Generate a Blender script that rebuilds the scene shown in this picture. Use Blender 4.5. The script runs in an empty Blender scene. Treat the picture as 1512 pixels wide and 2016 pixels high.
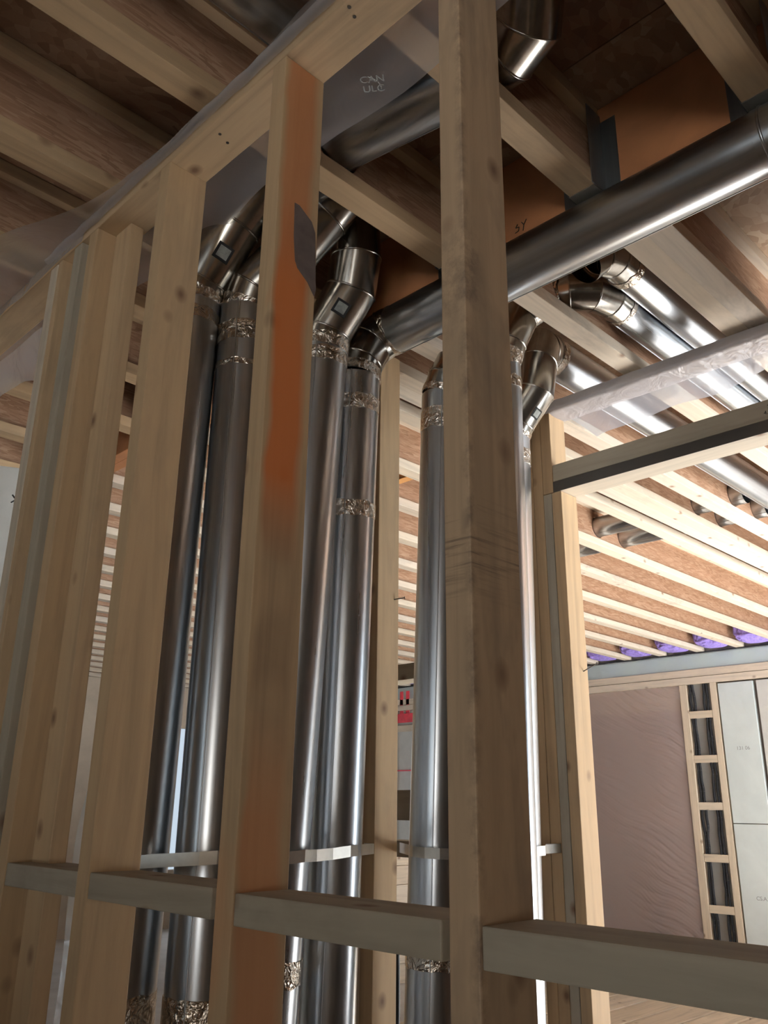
import bpy, bmesh, math, random
from mathutils import Vector, Matrix, noise
random.seed(7)
ZC = 1.30                      # camera height above the floor; geometry below is written relative to the eye
# ------------------------------------------------------------------ camera, world, light, exposure
sc = bpy.context.scene
sc.view_settings.view_transform = 'Standard'
sc.view_settings.look = 'None'
sc.view_settings.gamma = 1.0
sc.view_settings.exposure = -0.68
sc.cycles.max_bounces = 10
sc.cycles.diffuse_bounces = 5
sc.cycles.glossy_bounces = 5
sc.cycles.transparent_max_bounces = 12
sc.cycles.use_denoising = True
sc.cycles.sample_clamp_indirect = 6.0

P, R, H = math.radians(19.05), math.radians(0.7), math.radians(45.0)
fw = Vector((math.cos(P)*math.cos(H), math.cos(P)*math.sin(H), math.sin(P)))
rt = Vector((math.sin(H), -math.cos(H), 0))
up = rt.cross(fw)
rt2 = rt*math.cos(R) + up*math.sin(R)
up2 = up*math.cos(R) - rt*math.sin(R)
cam = bpy.data.cameras.new('camera'); co = bpy.data.objects.new('camera', cam)
sc.collection.objects.link(co)
cam.sensor_fit = 'VERTICAL'; cam.sensor_height = 36.0; cam.lens = 36.0*1680/2016
cam.clip_start = 0.02
m = Matrix((rt2, up2, -fw)).transposed().to_4x4()
co.matrix_world = m; co.location = (0, 0, ZC)
sc.camera = co

w = bpy.data.worlds.new('sky'); sc.world = w; w.use_nodes = True
bg = w.node_tree.nodes['Background']
bg.inputs[0].default_value = (0.72, 0.86, 1.0, 1); bg.inputs[1].default_value = 1.3

def light(name, kind, loc, rot, energy, col=(1, 1, 1), **kw):
    l = bpy.data.lights.new(name, kind); l.energy = energy; l.color = col
    for k, v in kw.items(): setattr(l, k, v)
    o = bpy.data.objects.new(name, l); sc.collection.objects.link(o)
    o.location = loc; o.rotation_euler = rot
    return o
def aim(d): return Vector(d).to_track_quat('-Z', 'Y').to_euler()
light('sun', 'SUN', (4, -8, 6), aim((0.07, 1.0, -0.46)), 195.0, (1.0, 0.98, 0.95), angle=0.02)
# daylight of the big glazed opening in the right wall
light('opening_daylight', 'AREA', (5.1, -2.52, ZC-0.2), aim((0, 1, 0)), 190, (0.72, 0.87, 1.0), shape='RECTANGLE', size=3.3, size_y=2.1)
light('rear_fill', 'AREA', (-2.42, 0.3, ZC+0.1), aim((1, 0, 0)), 5, (0.92, 0.97, 0.92), shape='RECTANGLE', size=1.5, size_y=1.1)  # fill added behind the camera for the fronts of the near studs
light('near_fill', 'AREA', (-2.40, -1.7, ZC+0.0), aim((1, .55, 0)), 20, (1.0, 0.86, 0.70), shape='RECTANGLE', size=1.1, size_y=1.2)  # warm fill added to brighten the right-facing sides of the near studs
light('far_window_daylight', 'AREA', (6.2, 8.9, ZC+0.1), aim((0, -1, 0)), 22, (0.95, 0.96, 1.0), shape='RECTANGLE', size=1.3, size_y=1.4)

# ------------------------------------------------------------------ materials
def newmat(name):
    mt = bpy.data.materials.new(name); mt.use_nodes = True
    nt = mt.node_tree; b = nt.nodes['Principled BSDF']
    return mt, nt, b
def nd(nt, t, **kw):
    n = nt.nodes.new(t)
    for k, v in kw.items(): setattr(n, k, v)
    return n
def ramp(nt, fac, stops):
    r = nd(nt, 'ShaderNodeValToRGB'); e = r.color_ramp.elements
    e[0].position, e[0].color = stops[0][0], (*stops[0][1], 1)
    e[1].position, e[1].color = stops[-1][0], (*stops[-1][1], 1)
    for p, c in stops[1:-1]:
        x = e.new(p); x.color = (*c, 1)
    nt.links.new(fac, r.inputs[0]); return r.outputs[0]
def mixc(nt, fac, a, b, mode='MIX'):
    mx = nd(nt, 'ShaderNodeMix', data_type='RGBA', blend_type=mode)
    for i, v in ((0, fac), (6, a), (7, b)):
        if hasattr(v, 'links'): nt.links.new(v, mx.inputs[i])
        else: mx.inputs[i].default_value = v if not isinstance(v, tuple) else (*v, 1)
    return mx.outputs[2]
def coords(nt, scale, rnd=True):
    tc = nd(nt, 'ShaderNodeTexCoord'); mp = nd(nt, 'ShaderNodeMapping')
    src = tc.outputs['Object']
    if rnd:
        oi = nd(nt, 'ShaderNodeObjectInfo'); add = nd(nt, 'ShaderNodeVectorMath', operation='ADD')
        mul = nd(nt, 'ShaderNodeMath', operation='MULTIPLY'); mul.inputs[1].default_value = 37.0
        nt.links.new(oi.outputs['Random'], mul.inputs[0])
        nt.links.new(src, add.inputs[0]); nt.links.new(mul.outputs[0], add.inputs[1]); src = add.outputs[0]
    nt.links.new(src, mp.inputs[0]); mp.inputs['Scale'].default_value = scale
    return mp.outputs[0]
def noisetex(nt, vec, scale, detail=4, rough=.55, dist=0):
    n = nd(nt, 'ShaderNodeTexNoise'); n.inputs['Scale'].default_value = scale
    n.inputs['Detail'].default_value = detail; n.inputs['Roughness'].default_value = rough
    n.inputs['Distortion'].default_value = dist
    nt.links.new(vec, n.inputs['Vector']); return n.outputs['Fac']
def lumber_mat(name, axis, base, knots=True, dirt=0.35, dirtcol=(.16, .13, .10)):
    mt, nt, b = newmat(name)
    g = [9.0]*3; g[axis] = 0.55
    v = coords(nt, g)
    grain = noisetex(nt, v, 3.0, 6, .6, 0.6)
    lo = tuple(c*.78 for c in base); hi = tuple(min(1, c*1.12) for c in base)
    col = ramp(nt, grain, [(.3, lo), (.5, base), (.72, hi)])
    oi = nd(nt, 'ShaderNodeObjectInfo')
    tone = ramp(nt, oi.outputs['Random'], [(0, (.86, .82, .78)), (.5, (1, .97, .92)), (1, (1.0, .99, .99))])
    col = mixc(nt, 1.0, col, tone, 'MULTIPLY')
    # weathering blotches
    bl = noisetex(nt, coords(nt, [1.6 if i != axis else .7 for i in range(3)]), 3.2, 5, .65, .3)
    bf = ramp(nt, bl, [(.53, (0, 0, 0)), (.75, (dirt,)*3)])
    col = mixc(nt, bf, col, dirtcol)
    if knots:
        ks = [9.0]*3; ks[axis] = 6.5
        vo = nd(nt, 'ShaderNodeTexVoronoi'); vo.inputs['Scale'].default_value = 1.0
        nt.links.new(coords(nt, ks), vo.inputs['Vector'])
        kf = ramp(nt, vo.outputs['Distance'], [(.035, (.92,)*3), (.075, (.6,)*3), (.15, (0, 0, 0))])
        col = mixc(nt, kf, col, (.14, .07, .035))
    nt.links.new(col, b.inputs['Base Color']); b.inputs['Roughness'].default_value = .72
    bp = nd(nt, 'ShaderNodeBump'); bp.inputs['Strength'].default_value = .18; bp.inputs['Distance'].default_value = .003
    nt.links.new(grain, bp.inputs['Height']); nt.links.new(bp.outputs[0], b.inputs['Normal'])
    return mt
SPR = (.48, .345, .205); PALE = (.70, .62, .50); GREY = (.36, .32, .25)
M = {}
for i, a in enumerate('xyz'):
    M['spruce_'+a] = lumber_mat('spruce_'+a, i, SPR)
    M['pale_'+a] = lumber_mat('pale_spruce_'+a, i, PALE, dirt=.3)
    M['grey_'+a] = lumber_mat('weathered_spruce_'+a, i, GREY, dirt=.55)
    M['flange_'+a] = lumber_mat('flange_wood_'+a, i, (.68, .60, .49), knots=True, dirt=.45)
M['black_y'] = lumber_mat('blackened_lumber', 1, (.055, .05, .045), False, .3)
def osb(name, tint=(1, 1, 1)):
    mt, nt, b = newmat(name)
    v = coords(nt, (1, 1, 1), False)
    nv = noisetex(nt, v, 5, 2)
    vo = nd(nt, 'ShaderNodeTexVoronoi'); vo.inputs['Scale'].default_value = 48
    mp = nd(nt, 'ShaderNodeMapping'); mp.inputs['Scale'].default_value = (.55, 1, 1.6); mp.inputs['Rotation'].default_value = (.3, .5, .4)
    nt.links.new(v, mp.inputs[0])
    vm = nd(nt, 'ShaderNodeVectorMath', operation='MULTIPLY_ADD'); vm.inputs[1].default_value = (.25, .25, .25)
    nt.links.new(nd(nt, 'ShaderNodeTexNoise').outputs['Color'], vm.inputs[0]); nt.links.new(mp.outputs[0], vm.inputs[2])
    nt.links.new(vm.outputs[0], vo.inputs['Vector'])
    sep = nd(nt, 'ShaderNodeSeparateColor'); nt.links.new(vo.outputs['Color'], sep.inputs[0])
    t = lambda c: tuple(a*b_ for a, b_ in zip(c, tint))
    col = ramp(nt, sep.outputs[0], [(0, t((.30, .155, .075))), (.35, t((.40, .22, .115))), (.7, t((.46, .27, .15))), (1, t((.56, .37, .22)))])
    v2 = nd(nt, 'ShaderNodeMapping'); v2.inputs['Scale'].default_value = (6, 6, 1.4); v2.inputs['Rotation'].default_value = (.2, .25, .1); nt.links.new(v, v2.inputs[0])
    st = noisetex(nt, v2.outputs[0], 12, 3, .7, .5)
    sf = ramp(nt, st, [(.62, (0, 0, 0)), (.72, (.55,)*3)])
    col = mixc(nt, sf, col, t((.24, .12, .06)))
    col = mixc(nt, .25, col, ramp(nt, nv, [(.3, t((.30, .17, .09))), (.7, t((.52, .33, .19)))]))
    nt.links.new(col, b.inputs['Base Color']); b.inputs['Roughness'].default_value = .62
    return mt
M['osb'] = osb('oriented_strand_board', (.80, .80, .88))
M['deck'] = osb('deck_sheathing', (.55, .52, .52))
def plain(name, col, rough=.6, metal=0, nscale=None, var=.2, bump=0):
    mt, nt, b = newmat(name)
    b.inputs['Roughness'].default_value = rough; b.inputs['Metallic'].default_value = metal
    if nscale:
        n = noisetex(nt, coords(nt, (1, 1, 1)), nscale, 5, .6, .4)
        c = ramp(nt, n, [(.3, tuple(x*(1-var) for x in col)), (.7, tuple(min(1, x*(1+var)) for x in col))])
        nt.links.new(c, b.inputs['Base Color'])
        if bump:
            bp = nd(nt, 'ShaderNodeBump'); bp.inputs['Strength'].default_value = bump; bp.inputs['Distance'].default_value = .01
            nt.links.new(n, bp.inputs['Height']); nt.links.new(bp.outputs[0], b.inputs['Normal'])
    else: b.inputs['Base Color'].default_value = (*col, 1)
    return mt
def steel(name, col=(.58, .61, .64), rough=.27, axis=2):
    mt, nt, b = newmat(name)
    b.inputs['Metallic'].default_value = 1.0
    s = [26.0]*3; s[axis] = .12
    n = noisetex(nt, coords(nt, s), 2.0, 4, .6)
    c = ramp(nt, n, [(.3, tuple(x*.8 for x in col)), (.7, tuple(x*1.12 for x in col))])
    sp = noisetex(nt, coords(nt, (1, 1, 1)), 7, 4, .6)
    c = mixc(nt, ramp(nt, sp, [(.5, (0, 0, 0)), (.8, (.35,)*3)]), c, tuple(x*.72 for x in col))
    nt.links.new(c, b.inputs['Base Color'])
    rr = nd(nt, 'ShaderNodeMapRange'); rr.inputs[3].default_value = rough*.9; rr.inputs[4].default_value = rough*1.25
    nt.links.new(n, rr.inputs[0]); nt.links.new(rr.outputs[0], b.inputs['Roughness'])
    return mt
M['steel_z'] = steel('galvanized_steel_vertical', axis=2)
M['steel_y'] = steel('galvanized_steel_y', axis=1)
M['steel_x'] = steel('galvanized_steel_x', axis=0)
M['elbow'] = steel('elbow_steel', (.46, .44, .40), .20, 2)
M['hanger'] = steel('hanger_steel', (.30, .32, .33), .45, 2)
M['strap'] = plain('strap_steel', (.62, .60, .55), .38, 1.0, 20, .12)
mt, nt, b = newmat('foil_tape'); M['tape'] = mt
b.inputs['Metallic'].default_value = 1; b.inputs['Roughness'].default_value = .22
b.inputs['Base Color'].default_value = (.66, .60, .52, 1)
n = noisetex(nt, coords(nt, (1, 1, 1)), 42, 3, .5, 1.2)
bp = nd(nt, 'ShaderNodeBump'); bp.inputs['Strength'].default_value = .8; bp.inputs['Distance'].default_value = .012
nt.links.new(n, bp.inputs['Height']); nt.links.new(bp.outputs[0], b.inputs['Normal'])
def poly_mat(name, trans, col, bump=.4, scale=9, stretch=(1, 1, 1), rough=.12, rot=(0, 0, 0)):
    mt, nt, b = newmat(name)
    b.inputs['Base Color'].default_value = (*col, 1); b.inputs['Roughness'].default_value = rough
    b.inputs['Specular IOR Level'].default_value = .9
    tr = nd(nt, 'ShaderNodeBsdfTransparent'); tl = nd(nt, 'ShaderNodeBsdfTranslucent'); tl.inputs[0].default_value = (*col, 1)
    m1 = nd(nt, 'ShaderNodeMixShader'); m1.inputs[0].default_value = .35
    m2 = nd(nt, 'ShaderNodeMixShader'); m2.inputs[0].default_value = trans
    out = nt.nodes['Material Output']
    nt.links.new(b.outputs[0], m1.inputs[1]); nt.links.new(tl.outputs[0], m1.inputs[2])
    nt.links.new(m1.outputs[0], m2.inputs[1]); nt.links.new(tr.outputs[0], m2.inputs[2]); nt.links.new(m2.outputs[0], out.inputs[0])
    tc = nd(nt, 'ShaderNodeTexCoord'); mp = nd(nt, 'ShaderNodeMapping'); mp.inputs['Scale'].default_value = stretch; mp.inputs['Rotation'].default_value = rot
    nt.links.new(tc.outputs['Object'], mp.inputs[0])
    n = noisetex(nt, mp.outputs[0], scale, 3, .55, .8)
    bp = nd(nt, 'ShaderNodeBump'); bp.inputs['Strength'].default_value = bump; bp.inputs['Distance'].default_value = .03
    nt.links.new(n, bp.inputs['Height']); nt.links.new(bp.outputs[0], b.inputs['Normal'])
    return mt
M['poly'] = poly_mat('vapour_barrier_poly', .60, (.86, .87, .92))
M['poly_wall'] = poly_mat('wrinkled_wall_poly', .60, (.72, .70, .72), .35, 6, (1, 1, 1.6), .10)
M['poly_clear'] = poly_mat('clear_poly', .55, (.8, .85, .85), .6, 6)
M['lvl'] = plain('laminated_veneer_lumber', (.40, .17, .07), .6, 0, 6, .2)
M['lvl_orange'] = plain('orange_veneer_lumber', (.62, .30, .10), .6, 0, 6, .15)
M['brown_panel'] = plain('brown_kraft_panel', (.36, .24, .20), .75, 0, 2.5, .15)
M['insul'] = plain('pale_rigid_insulation', (.80, .90, .90), .55, 0, 3, .07, .1)
M['insul_band'] = plain('green_white_insulation', (.70, .84, .80), .6, 0, 4, .12, .3)
M['foam'] = plain('purple_spray_foam', (.26, .19, .55), .8, 0, 40, .35, 1.0)
M['caulk'] = plain('black_acoustic_sealant', (.010, .010, .012), 1.0)
M['red'] = plain('red_sheathing_tape', (.72, .05, .08), .5, 0, 12, .2)
M['ink'] = plain('black_ink', (.02, .02, .02), .8)
M['greyink'] = plain('grey_ink', (.30, .33, .34), .8)
M['cable'] = plain('black_cable', (.012, .012, .012), .5)
M['white'] = plain('white_membrane', (.62, .63, .60), .65, 0, 6, .08, .3)
M['concrete'] = plain('concrete_floor', (.66, .66, .66), .8, 0, 3, .12, .1)
M['wallback'] = plain('foundation_wall', (.26, .235, .21), .9, 0, 4, .2, .1)
M['bounce_white'] = plain('bounce_ground', (.85, .87, .9), .9)
M['nail'] = plain('nail_steel', (.10, .09, .08), .45, .8)
M['sticker'] = plain('size_sticker_grey', (.30, .32, .30), .6, 0, 60, .3)
M['shield'] = plain('grey_nail_shield', (.16, .13, .12), .45, .4, 30, .2)
# orange stained face of one stud (the stain itself has this shape)
mt = lumber_mat('orange_stained_spruce', 2, SPR); M['orange'] = mt
nt = mt.node_tree; b = nt.nodes['Principled BSDF']
src = b.inputs['Base Color'].links[0].from_socket
tc = nd(nt, 'ShaderNodeTexCoord'); sx = nd(nt, 'ShaderNodeSeparateXYZ'); nt.links.new(tc.outputs['Object'], sx.inputs[0])
def mrange(nt, s, a, b_, c, d):
    r = nd(nt, 'ShaderNodeMapRange'); r.inputs[1].default_value = a; r.inputs[2].default_value = b_
    r.inputs[3].default_value = c; r.inputs[4].default_value = d; nt.links.new(s, r.inputs[0]); return r.outputs[0]
def mth(nt, op, a, b_):
    r = nd(nt, 'ShaderNodeMath', operation=op)
    for i, v in enumerate((a, b_)):
        if hasattr(v, 'links'): nt.links.new(v, r.inputs[i])
        else: r.inputs[i].default_value = v
    return r.outputs[0]
wv = noisetex(nt, coords(nt, (3, 3, 2.2), False), 2.2, 2)
# stain centre line wanders over the wide face, strong at the upper half and at the foot
xc = mth(nt, 'ADD', sx.outputs[0], mrange(nt, wv, .3, .7, -.010, .010))
band = mth(nt, 'MULTIPLY', mrange(nt, xc, -.040, -.028, 0, 1), mrange(nt, xc, .020, .036, 1, 0))
zz = sx.outputs[2]
lenm = mth(nt, 'MAXIMUM', mth(nt, 'MULTIPLY', mrange(nt, zz, .33, .47, 0, .88), mrange(nt, zz, .80, .98, 1, .62)), mrange(nt, zz, -.02, .12, .42, 0))
of = mth(nt, 'MULTIPLY', band, lenm)
c2 = mixc(nt, of, src, (.52, .135, .022))
dk = mth(nt, 'MULTIPLY', mth(nt, 'MULTIPLY', mrange(nt, zz, .02, .16, 0, 1), mrange(nt, zz, .34, .46, 1, 0)), mth(nt, 'MULTIPLY', band, mrange(nt, wv, .35, .7, .15, .75)))
c2 = mixc(nt, dk, c2, (.13, .07, .04))
nt.links.new(c2, b.inputs['Base Color'])

# ------------------------------------------------------------------ builders
C = sc.collection
def finish(name, bm, mat, parent=None, label=None, cat=None, group=None, kind=None, smooth=False):
    bmesh.ops.recalc_face_normals(bm, faces=bm.faces)
    vs = [v.co for v in bm.verts]
    lo = Vector((min(v.x for v in vs), min(v.y for v in vs), min(v.z for v in vs)))
    hi = Vector((max(v.x for v in vs), max(v.y for v in vs), max(v.z for v in vs)))
    c = (lo+hi)/2
    bmesh.ops.translate(bm, verts=bm.verts, vec=-c)
    me = bpy.data.meshes.new(name); bm.to_mesh(me); bm.free()
    for mm in (mat if isinstance(mat, (list, tuple)) else [mat]): me.materials.append(mm)
    if smooth:
        for p in me.polygons: p.use_smooth = True
    o = bpy.data.objects.new(name, me); C.objects.link(o)
    if parent:
        o.parent = parent
        base = Vector(parent.location)
        if parent.parent: base = base + Vector(parent.parent.location)
        o.location = c - base
    else: o.location = c
    if label: o['label'] = label
    if cat: o['category'] = cat
    if group: o['group'] = group
    if kind: o['kind'] = kind
    return o
def thing(name, loc, label, cat, group=None):
    o = bpy.data.objects.new(name, None); C.objects.link(o); o.location = loc; o.empty_display_size = .05
    o['label'] = label; o['category'] = cat
    if group: o['group'] = group
    return o
def addbox(bm, x0, x1, y0, y1, z0, z1, bev=0):
    r = bmesh.ops.create_cube(bm, size=1)
    vs = r['verts']
    bmesh.ops.scale(bm, verts=vs, vec=(x1-x0, y1-y0, z1-z0))
    bmesh.ops.translate(bm, verts=vs, vec=((x0+x1)/2, (y0+y1)/2, (z0+z1)/2))
    if bev:
        es = list({e for v in vs for e in v.link_edges})
        bmesh.ops.bevel(bm, geom=es, offset=bev, segments=2, affect='EDGES', profile=.6)
def box(name, x0, x1, y0, y1, z0, z1, mat, parent=None, bev=.002, **kw):
    bm = bmesh.new(); addbox(bm, x0, x1, y0, y1, z0, z1, bev)
    return finish(name, bm, mat, parent, **kw)
def ring_frames(path):
    """centre, and the plane normal of each joint: mitred at inner joints"""
    pts = [Vector(p) for p in path]; fr = []
    for i, p in enumerate(pts):
        if i == 0: n = (pts[1]-p).normalized()
        elif i == len(pts)-1: n = (p-pts[-2]).normalized()
        else: n = ((p-pts[i-1]).normalized() + (pts[i+1]-p).normalized()).normalized()
        fr.append((p, n))
    return pts, fr
def tube(bm, path, r, seg=40, t=0.0015, cap=False, u0=None):
    """sheet-metal tube made of straight gores mitred together (each gore has its own rings: crisp joints)"""
    pts, fr = ring_frames(path)
    for i in range(len(pts)-1):
        a, b_ = pts[i], pts[i+1]; d = (b_-a).normalized()
        ref = Vector((0, 0, 1)) if abs(d.z) < .9 else Vector((1, 0, 0))
        u = d.cross(ref).normalized(); v = d.cross(u)
        rings = []
        for (c, n) in (fr[i], fr[i+1]):
            ring = []
            for k in range(seg):
                th = 2*math.pi*k/seg
                q = c + (u*math.cos(th)+v*math.sin(th))*r
                q = q + d*((c-q).dot(n)/d.dot(n))
                ring.append(bm.verts.new(q))
            rings.append(ring)
        for k in range(seg):
            f = bm.faces.new((rings[0][k], rings[0][(k+1) % seg], rings[1][(k+1) % seg], rings[1][k])); f.smooth = True
        if cap and i == 0: bm.faces.new(rings[0][::-1])
        if cap and i == len(pts)-2: bm.faces.new(rings[1])
def band(bm, c, d, r, h, seg=40, bead=True, crumple=0):
    """a collar or bead around an axis, slightly proud of the tube"""
    d = Vector(d).normalized(); c = Vector(c)
    ref = Vector((0, 0, 1)) if abs(d.z) < .9 else Vector((1, 0, 0))
    u = d.cross(ref).normalized(); v = d.cross(u)
    prof = [(-h/2, -.002), (-h/2, .0), (-h/2+min(.004, h/4), .0018), (h/2-min(.004, h/4), .0018), (h/2, .0), (h/2, -.002)] if not bead else [(-h/2, -.001), (-h*.25, h*.35), (h*.25, h*.35), (h/2, -.001)]
    if crumple:
        nprof = 9; prof = [(-h/2, -.002)] + [(-h/2+h*i/(nprof-1), .0008) for i in range(nprof)] + [(h/2, -.002)]
    rings = []
    for (s, dr) in prof:
        ring = []
        for k in range(seg):
            th = 2*math.pi*k/seg
            rr = r+dr; ss = s
            if crumple and dr > 0:
                q = Vector((th*3, s*60, c.x*7+c.y*3))
                rr += max(-.0003, crumple*noise.noise(q*1.6)); ss += .006*noise.noise(q+Vector((5, 0, 0)))
            ring.append(bm.verts.new(c+(u*math.cos(th)+v*math.sin(th))*rr+d*ss))
        rings.append(ring)
    for a, b_ in zip(rings, rings[1:]):
        for k in range(seg):
            f = bm.faces.new((a[k], a[(k+1) % seg], b_[(k+1) % seg], b_[k])); f.smooth = not crumple
def sheet(bm, fn, nu, nv, amp=.006, fr=6, thick=0):
    g = []
    for i in range(nu+1):
        row = []
        for j in range(nv+1):
            p = Vector(fn(i/nu, j/nv))
            nz = noise.noise_vector(p*fr)
            row.append(bm.verts.new(p+nz*amp))
        g.append(row)
    for i in range(nu):
        for j in range(nv):
            f = bm.faces.new((g[i][j], g[i+1][j], g[i+1][j+1], g[i][j+1])); f.smooth = True
def quad_panel(bm, pts, t, axis):
    """extruded polygon of thickness t along axis vector"""
    a = [bm.verts.new(Vector(p)) for p in pts]; b_ = [bm.verts.new(Vector(p)+Vector(axis)*t) for p in pts]
    bm.faces.new(a[::-1]); bm.faces.new(b_)
    n = len(pts)
    for i in range(n): bm.faces.new((a[i], a[(i+1) % n], b_[(i+1) % n], b_[i]))

def lumber(name, x0, x1, y0, y1, z0, z1, tone, label, cat, group=None, mat=None, **kw):
    d = [x1-x0, y1-y0, z1-z0]; a = 'xyz'[d.index(max(d))]
    return box(name, x0, x1, y0, y1, z0, z1, mat or M[tone+'_'+a], label=label, cat=cat, group=group, **kw)
FL = -ZC
# ------------------------------------------------------------------ setting
def S(name, x0, x1, y0, y1, z0, z1, mat): return box(name, x0, x1, y0, y1, z0, z1, mat, bev=0, kind='structure')
S('floor', 2.28, 7.4, -2.7, 9.1, FL-.1, FL, M['concrete'])
S('floor.001', -2.6, 2.28, -2.7, 9.1, FL-.1, FL, plain('bounce_damping_floor', (.17, .13, .10), .8, 0, 4, .25))  # unseen near floor, darkened to cut bounce onto the near ceiling
S('wall_front', 7.23, 7.4, -2.7, 9.1, FL, 1.60, M['wallback'])
# right wall with its wide glazed opening (x 2.6..6.6)
bm = bmesh.new()
for b4 in ((-2.6, 3.4, FL, 1.6), (6.9, 7.3, FL, 1.6), (3.4, 6.9, .98, 1.6)): addbox(bm, b4[0], b4[1], -2.72, -2.6, b4[2], b4[3])
finish('wall_right', bm, M['wallback'], kind='structure')
bm = bmesh.new()
for x in (3.43, 4.57, 5.73, 6.87): addbox(bm, x-.03, x+.03, -2.66, -2.6, FL, .98)
addbox(bm, 3.4, 6.9, -2.66, -2.6, .93, .98); addbox(bm, 3.4, 6.9, -2.66, -2.6, FL, FL+.06)
finish('window_1', bm, M['white'], kind='structure')
bm = bmesh.new()
for a in ((-2.7, -2.3, FL, 1.6), (-1.1, -.5, FL, 1.6), (-2.3, -1.1, FL, -.7), (-2.3, -1.1, .7, 1.6), (1.1, 9.1, FL, 1.6), (-.5, 1.1, FL, -.5), (-.5, 1.1, .75, 1.6)): addbox(bm, -2.6, -2.5, a[0], a[1], a[2], a[3])
finish('wall_back', bm, M['wallback'], kind='structure')
bm = bmesh.new()
for a in ((-.5, -.44), (.27, .33), (1.04, 1.1)): addbox(bm, -2.58, -2.52, a[0], a[1], -.5, .75)
finish('rear_fill_frame', bm, M['white'], kind='structure')  # unseen frame added round the rear fill lamp
bm = bmesh.new()
for a in ((-2.6, 5.5, FL, 1.6), (6.9, 7.3, FL, 1.6), (5.5, 6.9, FL, -.7), (5.5, 6.9, .85, 1.6)): addbox(bm, a[0], a[1], 9.0, 9.1, a[2], a[3])
finish('wall_left', bm, plain('sheathed_left_wall', (.50, .42, .33), .8, 0, 3, .15), kind='structure')
S('ground', -20, 30, -30, -2.75, FL-.15, FL-.05, M['bounce_white'])  # unseen white ground added outside to bounce light in
S('light_screen_1', 2.235, 2.324, -2.6, .66, FL, 1.264, M['osb'])   # unseen sheathed wall added to keep far daylight off the near studs
# floor deck above the joists, seen from below as sheets
DZ = 1.545
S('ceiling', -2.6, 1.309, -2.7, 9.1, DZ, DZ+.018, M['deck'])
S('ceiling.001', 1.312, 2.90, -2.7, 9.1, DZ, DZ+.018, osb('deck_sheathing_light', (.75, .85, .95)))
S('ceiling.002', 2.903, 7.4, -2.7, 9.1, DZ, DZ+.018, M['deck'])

S('sun_block_slab', -2.7, 7.5, -2.8, 9.2, DZ+.020, DZ+.16, M['wallback'])  # unseen slab added above the deck to stop sun through sheet gaps
# ------------------------------------------------------------------ I-joists
def web(bm, x0, x1, z0, z1, y, t, holes):
    """a plate in the xz-plane with round holes"""
    cur = x0; h2 = (z1-z0)/2; zc = (z0+z1)/2
    def plate(a, b_):
        if b_-a > 1e-4: addbox(bm, a, b_, y-t/2, y+t/2, z0, z1)
    for (cx, cz, r) in sorted(holes):
        a, b_ = cx-h2, cx+h2
        plate(cur, a)
        N = 32
        for yy in (y-t/2, y+t/2):
            inn, out = [], []
            for k in range(N):
                th = 2*math.pi*k/N; cs, sn = math.cos(th), math.sin(th)
                inn.append(bm.verts.new((cx+r*cs, yy, cz+r*sn)))
                mm = max(abs(cs), abs(sn)); out.append(bm.verts.new((cx+h2*cs/mm, yy, zc+h2*sn/mm)))
            for k in range(N): bm.faces.new((inn[k], inn[(k+1) % N], out[(k+1) % N], out[k]))
        cur = b_
    plate(cur, x1)
    bmesh.ops.remove_doubles(bm, verts=bm.verts, dist=1e-5)
def ijoist(x0, x1, yhi, label, group, holes=(), bottom=None, wid=.064):
    y0 = yhi-wid; yc = yhi-wid/2
    t = thing('floor_i_joist', (x0, yc, 1.304), label, 'joist', group)
    fm = M['spruce_x'] if x0 < 0 else M['flange_x']  # near browner, far whiter: dim and bright light put into flange colour
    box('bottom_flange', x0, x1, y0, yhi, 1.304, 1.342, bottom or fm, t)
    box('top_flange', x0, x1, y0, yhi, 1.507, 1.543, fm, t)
    bm = bmesh.new(); web(bm, x0, x1, 1.342, 1.507, yc, .010, list(holes))
    finish('web', bm, M['osb'], t)
    return t
NG = 'I-joists over the near room'
near = [(.03, 'dark I-joist at the top right corner, nearest the camera side'),
        (.440, 'short-looking I-joist at top right whose sawn end stops above the long duct'),
        (.832, 'I-joist ending in a steel hanger right of the big front stud'),
        (1.224, 'I-joist crossing between the orange-stained stud and the big front stud'),
        (1.62, 'I-joist at the left edge meeting the near top plate over the poly'),
        (2.0, 'I-joist at the left edge just below the hanging poly sheet')]
for yh, lb in near:
    hl = []
    if abs(yh-1.224) < .01: hl = [(1.027, 1.425, .069)]
    if abs(yh-.832) < .01: hl = [(1.09, 1.425, .067)]
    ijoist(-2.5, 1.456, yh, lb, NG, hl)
yy = 2.37; k = 0
ordn = ['first', 'second', 'third', 'fourth', 'fifth', 'sixth', 'seventh', 'eighth', 'ninth', 'tenth', 'eleventh', 'twelfth', 'thirteenth', 'fourteenth', 'fifteenth', 'sixteenth', 'seventeenth', 'eighteenth', 'nineteenth', 'twentieth']
while yy < 8.9:
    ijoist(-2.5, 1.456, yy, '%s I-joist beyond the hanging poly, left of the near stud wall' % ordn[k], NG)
    yy += .376; k += 1
FG = 'I-joists over the far room'
holes_far = {1.175: [(1.86, 1.42, .056)], 1.555: [(3.86, 1.42, .058), (4.12, 1.42, .058)],
             2.285: [(3.86, 1.42, .058), (4.12, 1.42, .058)], 2.61: [(3.86, 1.42, .058), (4.12, 1.42, .058)], 1.737: [(3.86, 1.42, .058), (4.12, 1.42, .058)], 1.801: [(3.86, 1.42, .058), (4.12, 1.42, .058)], 1.925: [(3.86, 1.42, .058), (4.12, 1.42, .058)]}
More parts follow.
